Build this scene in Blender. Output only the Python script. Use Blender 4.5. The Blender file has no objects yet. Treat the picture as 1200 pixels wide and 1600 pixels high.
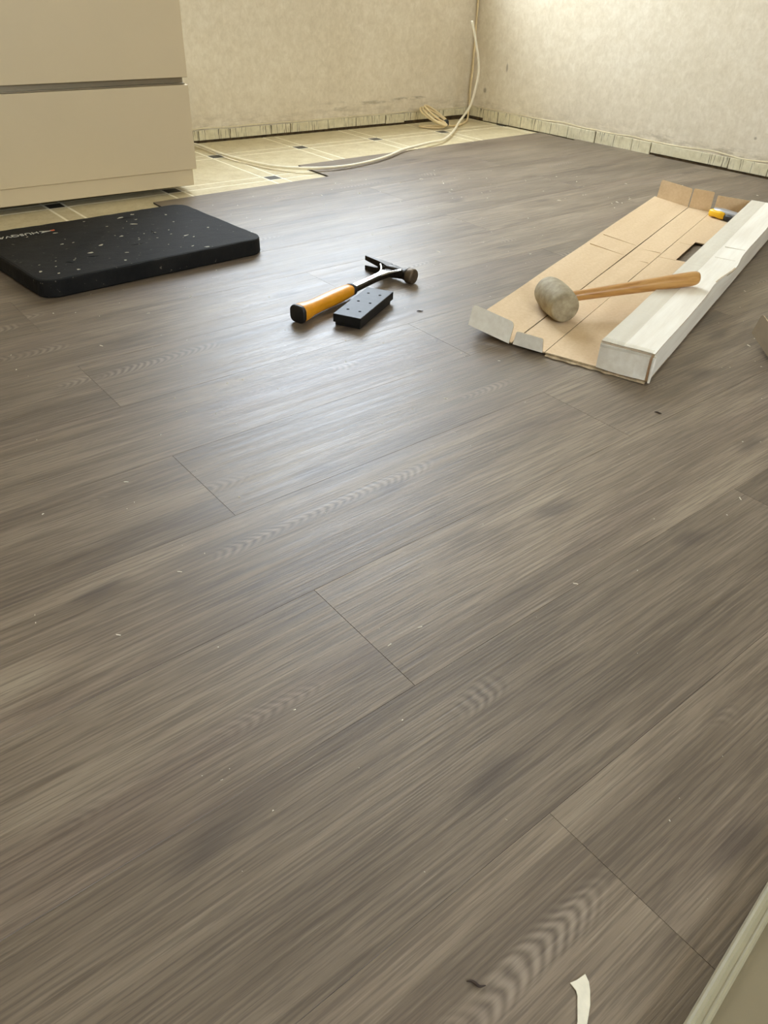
import bpy, bmesh, math, random
from mathutils import Vector, Matrix, noise as mnoise

random.seed(11)
scene = bpy.context.scene
COL = scene.collection

# ------------------------------------------------------------------ camera
cam_d = bpy.data.cameras.new('camera')
cam = bpy.data.objects.new('camera', cam_d)
COL.objects.link(cam)
cam_d.sensor_fit = 'VERTICAL'
cam_d.sensor_height = 36.0
cam_d.sensor_width = 27.0
cam_d.lens = 27.0
cam_d.clip_start = 0.01
PITCH, YAW, ROLL, CAM_H = 0.631953, 0.702641, 0.0424912, 0.60223
_f = Vector((math.sin(YAW) * math.cos(PITCH), math.cos(YAW) * math.cos(PITCH), -math.sin(PITCH)))
_r0 = Vector((math.cos(YAW), -math.sin(YAW), 0))
_u0 = _r0.cross(_f)
_r = math.cos(ROLL) * _r0 + math.sin(ROLL) * _u0
_u = -math.sin(ROLL) * _r0 + math.cos(ROLL) * _u0
cam.matrix_world = Matrix(((_r.x, _u.x, -_f.x, 0), (_r.y, _u.y, -_f.y, 0), (_r.z, _u.z, -_f.z, CAM_H), (0, 0, 0, 1)))
scene.camera = cam

# ------------------------------------------------------------------ world, exposure
world = bpy.data.worlds.new('overcast_sky')
scene.world = world
world.use_nodes = True
bg = world.node_tree.nodes['Background']
bg.inputs[0].default_value = (0.78, 0.885, 1.0, 1)
bg.inputs[1].default_value = 15.0
scene.view_settings.view_transform = 'Standard'
scene.view_settings.look = 'None'
scene.view_settings.gamma = 1.0
scene.view_settings.use_curve_mapping = False
scene.view_settings.exposure = 0.62
scene.cycles.use_denoising = True
scene.cycles.max_bounces = 8
scene.cycles.diffuse_bounces = 5
scene.cycles.use_adaptive_sampling = True
scene.cycles.adaptive_threshold = 0.03
scene.cycles.sample_clamp_indirect = 8.0
scene.cycles.caustics_reflective = False
scene.cycles.caustics_refractive = False

# room outline (metres, planks run along +X, Y goes away from the camera)
CORNER = Vector((2.760, 2.783))
BACK_L = Vector((-1.60, 2.783 + 0.0617 * 4.36))
RIGHT_F = Vector((2.760 + 0.0747 * 4.683, -1.90))
FRONT_L = Vector((-1.60, -1.90))
CEIL = 2.45
# window openings: (metres along the wall from its first corner, width, sill, head)
WIN_BACK = (0.16, 1.15, 0.62, 2.10)       # from the far corner towards the left
WIN_FILL = (1.3, 1.15, 0.90, 2.0)        # added opening behind the camera, lets in fill light


def portal(p0, p1, win, name):
    d = (p1 - p0).normalized()
    n = Vector((d.y, -d.x))                # outward normal, corners run anticlockwise
    s, w, z0, z1 = win
    c = p0 + d * (s + w / 2) + n * 0.12
    ld = bpy.data.lights.new(name, 'AREA')
    ld.shape = 'RECTANGLE'
    ld.size = w
    ld.size_y = z1 - z0
    ld.cycles.is_portal = True
    o = bpy.data.objects.new(name, ld)
    COL.objects.link(o)
    X = Vector((d.x, d.y, 0))
    Z = Vector((n.x, n.y, 0))             # light shines along -Z
    Y = Z.cross(X)
    o.matrix_world = Matrix(((X.x, Y.x, Z.x, c.x), (X.y, Y.y, Z.y, c.y), (X.z, Y.z, Z.z, (z0 + z1) / 2), (0, 0, 0, 1)))
    return o


portal(CORNER, BACK_L, WIN_BACK, 'window_and_fill_daylight')
portal(FRONT_L, RIGHT_F, WIN_FILL, 'window_and_fill_daylight')  # sky portal of the added fill opening


# ------------------------------------------------------------------ small helpers
def lin(r, g, b):
    def c(v):
        v /= 255.0
        return v / 12.92 if v <= 0.04045 else ((v + 0.055) / 1.055) ** 2.4
    return (c(r), c(g), c(b), 1)


class NT:
    """tiny node graph writer"""
    def __init__(self, name):
        self.m = bpy.data.materials.new(name)
        self.m.use_nodes = True
        self.t = self.m.node_tree
        self.b = self.t.nodes['Principled BSDF']

    def n(self, kind, **kw):
        nd = self.t.nodes.new(kind)
        for k, v in kw.items():
            setattr(nd, k, v)
        return nd

    def put(self, sock, v):
        if isinstance(v, (int, float)):
            sock.default_value = v
        elif isinstance(v, (tuple, list, Vector)):
            sock.default_value = v
        else:
            self.t.links.new(v, sock)

    def math(self, op, a, b=0.0, c=None, clamp=False):
        nd = self.n('ShaderNodeMath', operation=op, use_clamp=clamp)
        self.put(nd.inputs[0], a)
        self.put(nd.inputs[1], b)
        if c is not None:
            self.put(nd.inputs[2], c)
        return nd.outputs[0]

    def vmath(self, op, a, b):
        nd = self.n('ShaderNodeVectorMath', operation=op)
        self.put(nd.inputs[0], a)
        self.put(nd.inputs[1], b)
        return nd.outputs[0]

    def noise(self, vec, scale=1.0, detail=2.0, rough=0.5, dist=0.0):
        nd = self.n('ShaderNodeTexNoise')
        self.put(nd.inputs['Vector'], vec)
        nd.inputs['Scale'].default_value = scale
        nd.inputs['Detail'].default_value = detail
        nd.inputs['Roughness'].default_value = rough
        nd.inputs['Distortion'].default_value = dist
        return nd.outputs['Fac']

    def smooth(self, v, lo, hi, a=0.0, b=1.0):
        nd = self.n('ShaderNodeMapRange', interpolation_type='SMOOTHSTEP')
        self.put(nd.inputs['Value'], v)
        nd.inputs['From Min'].default_value = lo
        nd.inputs['From Max'].default_value = hi
        nd.inputs['To Min'].default_value = a
        nd.inputs['To Max'].default_value = b
        return nd.outputs[0]

    def mix(self, fac, a, b, blend='MIX'):
        nd = self.n('ShaderNodeMix', data_type='RGBA', blend_type=blend)
        self.put(nd.inputs[0], fac)
        self.put(nd.inputs[6], a)
        self.put(nd.inputs[7], b)
        return nd.outputs[2]

    def ramp(self, v, stops):
        nd = self.n('ShaderNodeValToRGB')
        el = nd.color_ramp.elements
        while len(el) < len(stops):
            el.new(0.5)
        for e, (p, c) in zip(el, stops):
            e.position = p
            e.color = c
        self.put(nd.inputs[0], v)
        return nd.outputs[0]

    def bump(self, h, strength=0.3, dist=0.001):
        nd = self.n('ShaderNodeBump')
        nd.inputs['Strength'].default_value = strength
        nd.inputs['Distance'].default_value = dist
        self.put(nd.inputs['Height'], h)
        self.t.links.new(nd.outputs[0], self.b.inputs['Normal'])

    def coord(self, which='Object'):
        return self.n('ShaderNodeTexCoord').outputs[which]

    def sep(self, v):
        nd = self.n('ShaderNodeSeparateXYZ')
        self.put(nd.inputs[0], v)
        return nd.outputs

    def comb(self, x, y, z):
        nd = self.n('ShaderNodeCombineXYZ')
        for i, v in enumerate((x, y, z)):
            self.put(nd.inputs[i], v)
        return nd.outputs[0]

    def base(self, v, rough=0.5, spec=0.5, metal=0.0):
        self.put(self.b.inputs['Base Color'], v)
        self.put(self.b.inputs['Roughness'], rough)
        self.b.inputs['Specular IOR Level'].default_value = spec
        self.b.inputs['Metallic'].default_value = metal
        return self.m


def simple(name, rgb, rough=0.5, spec=0.5, metal=0.0, vary=0.12, scale=30.0, bump=0.0, bdist=0.0005):
    g = NT(name)
    co = g.coord()
    nz = g.noise(co, scale, 4, 0.6)
    c = lin(*rgb)
    d = tuple(max(0, v * (1 - vary)) for v in c[:3]) + (1,)
    l = tuple(min(1, v * (1 + vary)) for v in c[:3]) + (1,)
    col = g.ramp(nz, [(0.3, d), (0.7, l)])
    if bump:
        g.bump(nz, bump, bdist)
    return g.base(col, rough, spec, metal)


# ------------------------------------------------------------------ materials
def mat_plank():
    g = NT('laminate_oak')
    co = g.coord()
    rnd = g.n('ShaderNodeObjectInfo').outputs['Random']
    off = g.vmath('MULTIPLY', g.comb(rnd, rnd, rnd), (53.0, 17.0, 29.0))
    p = g.vmath('ADD', co, off)
    x, y, _ = g.sep(co)
    px, py, pz = g.sep(p)
    # broad streaks running with the plank
    broad = g.noise(g.vmath('MULTIPLY', p, (2.2, 14.0, 1.0)), 1.0, 5, 0.62, 0.6)
    mid = g.noise(g.vmath('MULTIPLY', p, (4.2, 95.0, 1.0)), 1.0, 5, 0.64, 0.3)
    fine = g.noise(g.vmath('MULTIPLY', p, (10.5, 410.0, 1.0)), 1.0, 4, 0.62)
    warp = g.noise(g.vmath('MULTIPLY', p, (5.0, 26.0, 1.0)), 1.0, 2, 0.5)
    # cathedral figure: parabolic rings around a wandering heart line
    wander = g.noise(g.vmath('MULTIPLY', p, (1.3, 0.0, 1.0)), 1.0, 1, 0.5)
    r2 = g.math('FRACT', g.math('MULTIPLY', rnd, 7.31))
    heart = g.math('ADD', g.math('MULTIPLY', r2, 0.10), g.math('MULTIPLY', wander, 0.08))
    d = g.math('ADD', g.math('SUBTRACT', y, heart), g.math('MULTIPLY', g.math('SUBTRACT', warp, 0.5), 0.026))
    ph = g.math('ADD', g.math('MULTIPLY', px, 470.0), g.math('MULTIPLY', g.math('MULTIPLY', d, d), 42000.0))
    ph = g.math('ADD', ph, g.math('MULTIPLY', warp, 22.0))
    ring = g.math('MULTIPLY_ADD', g.math('SINE', ph), 0.5, 0.5)
    near = g.smooth(g.math('ABSOLUTE', d), 0.004, 0.017, 1.0, 0.0)
    patch = g.smooth(g.noise(g.vmath('MULTIPLY', p, (4.6, 6.0, 3.0)), 1.0, 2, 0.5), 0.55, 0.66)
    ringmask = g.math('MULTIPLY', near, patch)
    # knots and dark smudges
    vor = g.n('ShaderNodeTexVoronoi', voronoi_dimensions='2D')
    vp = g.vmath('ADD', g.vmath('MULTIPLY', p, (2.6, 7.5, 0.0)), g.comb(g.math('MULTIPLY', warp, 0.35), g.math('MULTIPLY', mid, 0.25), 0.0))
    g.put(vor.inputs['Vector'], vp)
    vor.inputs['Scale'].default_value = 1.0
    knot = g.smooth(vor.outputs['Distance'], 0.02, 0.15, 1.0, 0.0)
    vsel = g.smooth(g.sep(vor.outputs['Color'])[0], 0.50, 0.52)
    knot = g.math('MULTIPLY', knot, vsel)
    # tone
    t = g.math('ADD', g.math('MULTIPLY', broad, 0.62), g.math('MULTIPLY', mid, 0.38))
    col = g.ramp(t, [(0.28, lin(80, 67, 54)), (0.44, lin(110, 96, 79)), (0.56, lin(131, 116, 97)), (0.74, lin(156, 142, 120))])
    tint = g.smooth(g.noise(g.vmath('MULTIPLY', p, (1.8, 9.0, 1.0)), 1.0, 2, 0.5), 0.5, 0.72)
    col = g.mix(g.math('MULTIPLY', tint, 0.38), col, lin(104, 86, 76))
    pore = g.smooth(fine, 0.46, 0.60)
    col = g.mix(g.math('MULTIPLY', pore, 0.44), col, lin(68, 56, 45))
    light = g.smooth(fine, 0.42, 0.30)
    col = g.mix(g.math('MULTIPLY', light, 0.22), col, lin(172, 158, 136))
    col = g.mix(g.math('MULTIPLY', g.math('MULTIPLY', ringmask, ring), 0.38), col, lin(80, 67, 58))
    col = g.mix(g.math('MULTIPLY', g.math('MULTIPLY', ringmask, g.math('SUBTRACT', 1.0, ring)), 0.35), col, lin(172, 158, 140))
    col = g.mix(g.math('MULTIPLY', knot, 0.55), col, lin(62, 50, 43))
    tone = g.smooth(rnd, 0.0, 1.0, 0.90, 1.08)
    col = g.mix(1.0, col, g.comb(tone, tone, tone), 'MULTIPLY')
    h = g.math('ADD', g.math('MULTIPLY', fine, -0.75), g.math('MULTIPLY', mid, 0.5))
    g.bump(h, 0.55, 0.0009)
    rough = g.smooth(mid, 0.2, 0.8, 0.40, 0.52)
    return g.base(col, rough, 0.60)


def mat_wallpaper():
    g = NT('old_wallpaper')
    geo = g.n('ShaderNodeNewGeometry').outputs['Position']
    big = g.noise(geo, 3.0, 4, 0.6)
    fib = g.noise(g.vmath('MULTIPLY', geo, (90, 90, 55)), 1.0, 5, 0.65, 0.8)
    pat = g.noise(geo, 34.0, 3, 0.6, 0.5)
    t = g.math('ADD', g.math('ADD', g.math('MULTIPLY', big, 0.30), g.math('MULTIPLY', fib, 0.35)), g.math('MULTIPLY', pat, 0.35))
    col = g.ramp(t, [(0.34, lin(207, 193, 166)), (0.50, lin(220, 207, 182)), (0.64, lin(231, 220, 198))])
    x, y, z = g.sep(geo)

    def blob(c, s):
        dv = g.vmath('DIVIDE', g.vmath('SUBTRACT', geo, c), s)
        ln = g.n('ShaderNodeVectorMath', operation='LENGTH')
        g.put(ln.inputs[0], dv)
        return g.smooth(ln.outputs['Value'], 0.3, 1.0, 1.0, 0.0)
    grime = g.smooth(g.noise(g.vmath('MULTIPLY', geo, (14, 14, 60)), 1.0, 4, 0.7), 0.42, 0.66)
    # long rubbed smear low on the far wall, grey bloom above the skirting of the side wall
    for c, s, k in (((2.42, 2.80, 0.092), (0.12, 0.3, 0.009), 0.60), ((2.22, 2.81, 0.086), (0.16, 0.3, 0.010), 0.40),
                    ((2.05, 2.83, 0.082), (0.10, 0.3, 0.030), 0.25), ((2.852, 1.55, 0.050), (0.3, 0.17, 0.028), 0.30),
                    ((2.835, 1.80, 0.058), (0.3, 0.14, 0.020), 0.25)):
        col = g.mix(g.math('MULTIPLY', g.math('MULTIPLY', blob(c, s), grime), k), col, lin(108, 92, 66))
    # two little gouges on the side wall
    for c, s in (((2.773, 2.590, 0.213), (0.05, 0.007, 0.022)), ((2.764, 2.700, 0.115), (0.05, 0.012, 0.014)), ((2.857, 1.46, 0.115), (0.05, 0.007, 0.007))):
        col = g.mix(g.math('MULTIPLY', blob(c, s), 0.55), col, lin(95, 80, 58))
    low = g.smooth(z, 0.03, 0.12, 0.35, 0.0)
    col = g.mix(g.math('MULTIPLY', low, grime), col, lin(150, 132, 100))
    g.bump(g.math('ADD', fib, pat), 0.35, 0.0012)
    return g.base(col, 0.85, 0.25)


def mat_skirting():
    g = NT('scraped_skirting')
    geo = g.n('ShaderNodeNewGeometry').outputs['Position']
    rnd = g.n('ShaderNodeObjectInfo').outputs['Random']
    p = g.vmath('ADD', geo, g.comb(g.math('MULTIPLY', rnd, 3.0), g.math('MULTIPLY', rnd, 5.0), 0.0))
    wob = g.noise(geo, 30.0, 2, 0.5)
    x, y, z = g.sep(p)
    along = g.math('ADD', g.math('MULTIPLY', x, 1.0), g.math('MULTIPLY', y, -0.95))
    v = g.comb(g.math('ADD', g.math('MULTIPLY', along, 240.0), g.math('MULTIPLY', wob, 1.6)), 0.0, g.math('MULTIPLY', z, 9.0))
    st = g.noise(v, 1.0, 2, 0.55)
    cl = g.noise(geo, 9.0, 2, 0.5)
    line = g.math('MULTIPLY', g.smooth(st, 0.575, 0.635), g.smooth(cl, 0.36, 0.54))
    col = g.ramp(g.noise(geo, 45.0, 4, 0.6), [(0.3, lin(206, 194, 158)), (0.7, lin(226, 216, 184))])
    col = g.mix(g.math('MULTIPLY', line, 0.85), col, lin(50, 40, 28))
    g.bump(st, 0.4, 0.001)
    return g.base(col, 0.6, 0.4)


def mat_tile():
    g = NT('cream_tile')
    geo = g.n('ShaderNodeNewGeometry').outputs['Position']
    a = g.noise(geo, 22.0, 5, 0.65)
    b = g.noise(geo, 130.0, 3, 0.6)
    t = g.math('ADD', g.math('MULTIPLY', a, 0.65), g.math('MULTIPLY', b, 0.35))
    col = g.ramp(t, [(0.32, lin(180, 164, 126)), (0.5, lin(196, 182, 146)), (0.68, lin(208, 196, 162))])
    g.bump(b, 0.15, 0.0006)
    return g.base(col, 0.5, 0.4)


def mat_foam():
    g = NT('black_foam')
    co = g.coord()
    n1 = g.noise(co, 300.0, 3, 0.6)
    n2 = g.noise(g.vmath('MULTIPLY', co, (1.0, 1.7, 1.0)), 21.0, 4, 0.6)
    dust = g.noise(co, 9.0, 5, 0.7)
    col = g.ramp(dust, [(0.35, lin(14, 14, 13)), (0.75, lin(34, 32, 29))])
    sp = g.smooth(g.noise(g.vmath('MULTIPLY', co, (1.0, 1.6, 1.0)), 85.0, 2, 0.5), 0.70, 0.74)
    col = g.mix(g.math('MULTIPLY', sp, 0.5), col, lin(120, 114, 100))
    g.bump(g.math('ADD', g.math('MULTIPLY', n1, 0.4), n2), 0.5, 0.0022)
    return g.base(col, 0.80, 0.25)


def mat_kraft():
    g = NT('kraft_cardboard')
    co = g.coord()
    a = g.noise(g.vmath('MULTIPLY', co, (3, 30, 30)), 1.0, 3, 0.5)
    b = g.noise(co, 160.0, 3, 0.6)
    t = g.math('ADD', g.math('MULTIPLY', a, 0.5), g.math('MULTIPLY', b, 0.5))
    col = g.ramp(t, [(0.3, lin(204, 176, 138)), (0.7, lin(221, 196, 160))])
    g.bump(a, 0.25, 0.0008)
    return g.base(col, 0.8, 0.3)


def mat_whiteboard():
    g = NT('white_cardboard')
    co = g.coord()
    a = g.noise(g.vmath('MULTIPLY', co, (5, 60, 60)), 1.0, 4, 0.6)
    b = g.noise(g.vmath('MULTIPLY', co, (2, 9, 9)), 1.0, 3, 0.6)
    col = g.ramp(a, [(0.3, lin(226, 218, 202)), (0.7, lin(242, 237, 224))])
    col = g.mix(g.smooth(b, 0.55, 0.8, 0.0, 0.25), col, lin(196, 186, 168))
    g.bump(g.math('ADD', a, b), 0.3, 0.0012)
    return g.base(col, 0.55, 0.4)


def mat_wood(name, c0, c1, rough):
    g = NT(name)
    co = g.coord()
    n = g.noise(g.vmath('MULTIPLY', co, (12, 130, 130)), 1.0, 4, 0.6, 0.6)
    col = g.ramp(n, [(0.3, lin(*c0)), (0.7, lin(*c1))])
    g.bump(n, 0.15, 0.0005)
    return g.base(col, rough, 0.5)


def mat_rubber():
    g = NT('grey_rubber')
    co = g.coord()
    a = g.noise(co, 40.0, 5, 0.65)
    b = g.noise(co, 14.0, 3, 0.6)
    col = g.ramp(a, [(0.30, lin(136, 122, 94)), (0.5, lin(162, 149, 120)), (0.72, lin(186, 174, 144))])
    col = g.mix(g.smooth(b, 0.56, 0.70, 0.0, 0.55), col, lin(98, 86, 64))
    g.bump(a, 0.4, 0.0014)
    return g.base(col, 0.7, 0.35)


def mat_tape():
    g = NT('clear_packing_tape')
    co = g.coord()
    n = g.noise(g.vmath('MULTIPLY', co, (40, 25, 25)), 1.0, 3, 0.6, 1.0)
    g.bump(n, 0.7, 0.003)
    g.b.inputs['Alpha'].default_value = 0.30
    return g.base(lin(214, 208, 192), 0.12, 0.6)


def mat_glass():
    m = bpy.data.materials.new('window_glass')
    m.use_nodes = True
    t = m.node_tree
    t.nodes.remove(t.nodes['Principled BSDF'])
    tr = t.nodes.new('ShaderNodeBsdfTransparent')
    gl = t.nodes.new('ShaderNodeBsdfGlossy')
    gl.inputs['Roughness'].default_value = 0.02
    mx = t.nodes.new('ShaderNodeMixShader')
    mx.inputs[0].default_value = 0.06
    t.links.new(tr.outputs[0], mx.inputs[1])
    t.links.new(gl.outputs[0], mx.inputs[2])
    t.links.new(mx.outputs[0], t.nodes['Material Output'].inputs[0])
    return m


M = {
    'plank': mat_plank(), 'wall': mat_wallpaper(), 'skirt': mat_skirting(), 'tile': mat_tile(),
    'foam': mat_foam(), 'kraft': mat_kraft(), 'white': mat_whiteboard(), 'rubber': mat_rubber(),
    'tape': mat_tape(), 'glass': mat_glass(),
    'handle': mat_wood('varnished_handle', (168, 116, 58), (206, 158, 92), 0.28),
    'lacquer': simple('beige_lacquer', (220, 201, 164), 0.38, 0.45, vary=0.02, scale=3.0),
    'carcass': simple('white_carcass', (206, 200, 184), 0.5, vary=0.03),
    'alu': simple('brushed_channel', (150, 138, 114), 0.35, metal=0.6, vary=0.06),
    'screed': simple('dusty_subfloor', (70, 62, 50), 0.9, 0.2, vary=0.3, scale=18.0),
    'mortar': simple('dark_mortar', (84, 68, 46), 0.9, 0.2, vary=0.5, scale=60.0, bump=0.8, bdist=0.003),
    'grout': simple('pale_grout', (240, 232, 208), 0.8, 0.2, vary=0.08, scale=60.0),
    'insert': simple('dark_tile', (64, 60, 50), 0.45, vary=0.25, scale=60.0),
    'core': simple('plank_core', (60, 54, 50), 0.7, vary=0.2),
    'ceiling': simple('white_ceiling', (226, 220, 206), 0.9, 0.2, vary=0.02, scale=4.0),
    'frame': simple('white_window_frame', (232, 230, 222), 0.4, vary=0.02),
    'paperedge': simple('torn_paper', (216, 202, 166), 0.85, 0.2, vary=0.08, scale=80.0),
    'cable': simple('cream_cable', (236, 226, 200), 0.42, 0.5, vary=0.04, scale=40.0),
    'cable_old': simple('yellowed_cable', (226, 204, 158), 0.5, 0.4, vary=0.06, scale=40.0),
    'tie': simple('black_tape', (30, 27, 20), 0.5, vary=0.2),
    'paint': simple('paint_fleck', (176, 168, 146), 0.6, vary=0.1),
    'letter': simple('white_print', (188, 184, 172), 0.6, vary=0.25, scale=120.0),
    'orange': simple('orange_print', (196, 92, 48), 0.6, vary=0.2, scale=120.0),
    'steel_dark': simple('dark_forged_steel', (52, 46, 38), 0.42, 0.5, metal=0.75, vary=0.4, scale=110.0, bump=0.3, bdist=0.0006),
    'steel_face': simple('worn_steel_face', (96, 82, 64), 0.5, metal=0.6, vary=0.3, scale=120.0, bump=0.3),
    'steel': simple('polished_steel', (206, 206, 202), 0.2, metal=1.0, vary=0.1, scale=60.0),
    'red': simple('worn_red_print', (200, 132, 118), 0.5, vary=0.2, scale=200.0),
    'yellow': simple('yellow_grip', (226, 150, 26), 0.38, 0.5, vary=0.10, scale=50.0, bump=0.15),
    'rubberblack': simple('black_rubber', (24, 22, 20), 0.5, vary=0.2),
    'block': simple('black_plastic', (18, 18, 18), 0.50, 0.35, vary=0.5, scale=70.0, bump=0.25, bdist=0.0008),
    'hole_shade': simple('hole_shade_black', (8, 8, 8), 0.9, 0.1),  # black stands in for the shade inside the block's holes
    'crease': simple('pressed_crease', (200, 172, 134), 0.9, 0.2),
    'shaded_card': simple('shade_toned_card', (138, 122, 98), 0.85, 0.2, vary=0.08),  # darker card tone, shade painted onto the second carton's flap
    'fold': simple('soft_fold', (206, 196, 176), 0.8, 0.2),
    'torn': simple('torn_cardboard', (186, 166, 134), 0.9, 0.2, vary=0.3, scale=90.0, bump=0.5, bdist=0.002),
    'knife_yellow': simple('yellow_plastic', (236, 186, 30), 0.35, vary=0.06),
    'knife_grey': simple('grey_knife_body', (158, 158, 160), 0.35, metal=0.3, vary=0.1),
    'board': simple('pale_painted_board', (128, 116, 90), 0.45, vary=0.04, scale=20.0),
    'lip': simple('pale_painted_lip', (158, 150, 122), 0.4, vary=0.05, scale=40.0),
    'chip': simple('white_chips', (232, 224, 206), 0.8, vary=0.1),
    'scrap': simple('scrap_paper', (228, 220, 198), 0.8, vary=0.08, scale=90.0),
    'twig': simple('dark_splinter', (58, 44, 34), 0.8, vary=0.2),
}


# ------------------------------------------------------------------ mesh helpers
def mesh_obj(name, verts, faces, mat, parent=None, smooth=False, mats=None, fm=None):
    me = bpy.data.meshes.new(name)
    me.from_pydata([tuple(v) for v in verts], [], faces)
    for mm in (mats or [mat]):
        me.materials.append(mm)
    if fm:
        for p, i in zip(me.polygons, fm):
            p.material_index = i
    if smooth:
        for p in me.polygons:
            p.use_smooth = True
    me.update()
    o = bpy.data.objects.new(name, me)
    COL.objects.link(o)
    if parent:
        o.parent = parent
    return o


def bm_obj(name, bm, mat, parent=None, smooth=False, mats=None):
    bmesh.ops.recalc_face_normals(bm, faces=bm.faces)
    me = bpy.data.meshes.new(name)
    bm.to_mesh(me)
    bm.free()
    for mm in (mats or [mat]):
        me.materials.append(mm)
    if smooth:
        for p in me.polygons:
            p.use_smooth = True
    o = bpy.data.objects.new(name, me)
    COL.objects.link(o)
    if parent:
        o.parent = parent
    return o


def add_box(bm, lo, hi, bevel=0.0, seg=1):
    r = bmesh.ops.create_cube(bm, size=1.0)
    vs = r['verts']
    for v in vs:
        v.co = Vector([lo[i] + (v.co[i] + 0.5) * (hi[i] - lo[i]) for i in range(3)])
    if bevel:
        es = list({e for v in vs for e in v.link_edges})
        bmesh.ops.bevel(bm, geom=es, offset=bevel, segments=seg, affect='EDGES', profile=0.5)


def box(name, lo, hi, mat, parent=None, bevel=0.0, seg=1):
    bm = bmesh.new()
    add_box(bm, lo, hi, bevel, seg)
    return bm_obj(name, bm, mat, parent)


def prism(name, pts, z0, z1, mat, parent=None, bevel=0.0, seg=2, smooth=False):
    bm = bmesh.new()
    vs = [bm.verts.new((p[0], p[1], z0)) for p in pts]
    f = bm.faces.new(vs)
    r = bmesh.ops.extrude_face_region(bm, geom=[f])
    top = [e for e in r['geom'] if isinstance(e, bmesh.types.BMVert)]
    for v in top:
        v.co.z = z1
    if bevel:
        es = [e for e in bm.edges if abs(e.verts[0].co.z - z1) < 1e-7 and abs(e.verts[1].co.z - z1) < 1e-7]
        bmesh.ops.bevel(bm, geom=es, offset=bevel, segments=seg, affect='EDGES')
    return bm_obj(name, bm, mat, parent, smooth)


def loft(bm, rings, cap=True):
    """rings: lists of equal-length vertex coordinates"""
    prev = None
    first = None
    for ring in rings:
        cur = [bm.verts.new(c) for c in ring]
        if prev:
            k = len(cur)
            for i in range(k):
                bm.faces.new((prev[i], prev[(i + 1) % k], cur[(i + 1) % k], cur[i]))
        else:
            first = cur
        prev = cur
    if cap:
        bm.faces.new(first)
        bm.faces.new(prev)


def superring(x, cy, cz, ry, rz, n=24, e=2.0):
    out = []
    for i in range(n):
        a = 2 * math.pi * i / n
        c, s = math.cos(a), math.sin(a)
        out.append((x, cy + ry * math.copysign(abs(c) ** (2 / e), c), cz + rz * math.copysign(abs(s) ** (2 / e), s)))
    return out


def catmull(pts, sub=8):
    P = [Vector(p) for p in pts]
    P = [P[0] * 2 - P[1]] + P + [P[-1] * 2 - P[-2]]
    out = []
    for i in range(1, len(P) - 2):
        for k in range(sub):
            t = k / sub
            a, b, c, d = P[i - 1], P[i], P[i + 1], P[i + 2]
            out.append(0.5 * ((2 * b) + (c - a) * t + (2 * a - 5 * b + 4 * c - d) * t * t + (3 * b - a - 3 * c + d) * t ** 3))
    out.append(P[-2])
    return out


def tube_bm(bm, path, r, n=8):
    rings = []
    ref = Vector((0.13, 0.31, 0.94)).normalized()
    for i, p in enumerate(path):
        t = (path[min(i + 1, len(path) - 1)] - path[max(i - 1, 0)]).normalized()
        a = t.cross(ref).normalized()
        b = t.cross(a).normalized()
        ref = b if abs(b.dot(ref)) > 0.2 and b.dot(ref) > 0 else (-b if abs(b.dot(ref)) > 0.2 else ref)
        a = t.cross(ref).normalized()
        b = a.cross(t).normalized()
        rr = r(i / (len(path) - 1)) if callable(r) else r
        rings.append([p + rr * (math.cos(2 * math.pi * k / n) * a + math.sin(2 * math.pi * k / n) * b) for k in range(n)])
    loft(bm, rings)


def tube(name, path, r, mat, parent=None, n=8):
    bm = bmesh.new()
    tube_bm(bm, path, r, n)
    return bm_obj(name, bm, mat, parent, True)


def empty(name, loc, rz=0.0):
    o = bpy.data.objects.new(name, None)
    o.empty_display_size = 0.05
    COL.objects.link(o)
    o.location = loc
    o.rotation_euler = (0, 0, rz)
    return o


def tag(o, label=None, cat=None, group=None, kind=None):
    for k, v in (('label', label), ('category', cat), ('group', group), ('kind', kind)):
        if v:
            o[k] = v
    return o


# ------------------------------------------------------------------ the room
def wall(name, p0, p1, label, win=None, th=0.22):
    """a wall from p0 to p1 (room on its left side), with one window opening"""
    d = p1 - p0
    L = d.length
    d.normalize()
    o = empty(name, (p0.x, p0.y, 0), math.atan2(d.y, d.x))
    bm = bmesh.new()
    a, b = -th, L + th
    if win is None:
        add_box(bm, (a, -th, -0.05), (b, 0, CEIL))
    else:
        s, w, z0, z1 = win
        add_box(bm, (a, -th, -0.05), (s, 0, CEIL))
        add_box(bm, (s + w, -th, -0.05), (b, 0, CEIL))
        add_box(bm, (s, -th, -0.05), (s + w, 0, z0))
        add_box(bm, (s, -th, z1), (s + w, 0, CEIL))
    w_o = bm_obj(name, bm, M['wall'])
    w_o.location = o.location
    w_o.rotation_euler = o.rotation_euler
    bpy.data.objects.remove(o)
    tag(w_o, label, None, None, 'structure')
    return w_o, d


wall_back, d_back = wall('wall_back', CORNER, BACK_L, 'far wall with stained beige wallpaper above a scraped skirting', WIN_BACK)
wall_left, _ = wall('wall_left', BACK_L, FRONT_L, 'left wall with beige wallpaper behind the cabinet')
wall_front, d_front = wall('wall_front', FRONT_L, RIGHT_F, 'wall behind the camera with beige wallpaper', WIN_FILL)
wall_right, d_right = wall('wall_right', RIGHT_F, CORNER, 'right wall with mottled beige wallpaper and small gouges')

ceil = prism('ceiling', [CORNER, BACK_L, FRONT_L, RIGHT_F], CEIL, CEIL + 0.1, M['ceiling'])
tag(ceil, 'plain white ceiling of the room', None, None, 'structure')


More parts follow.
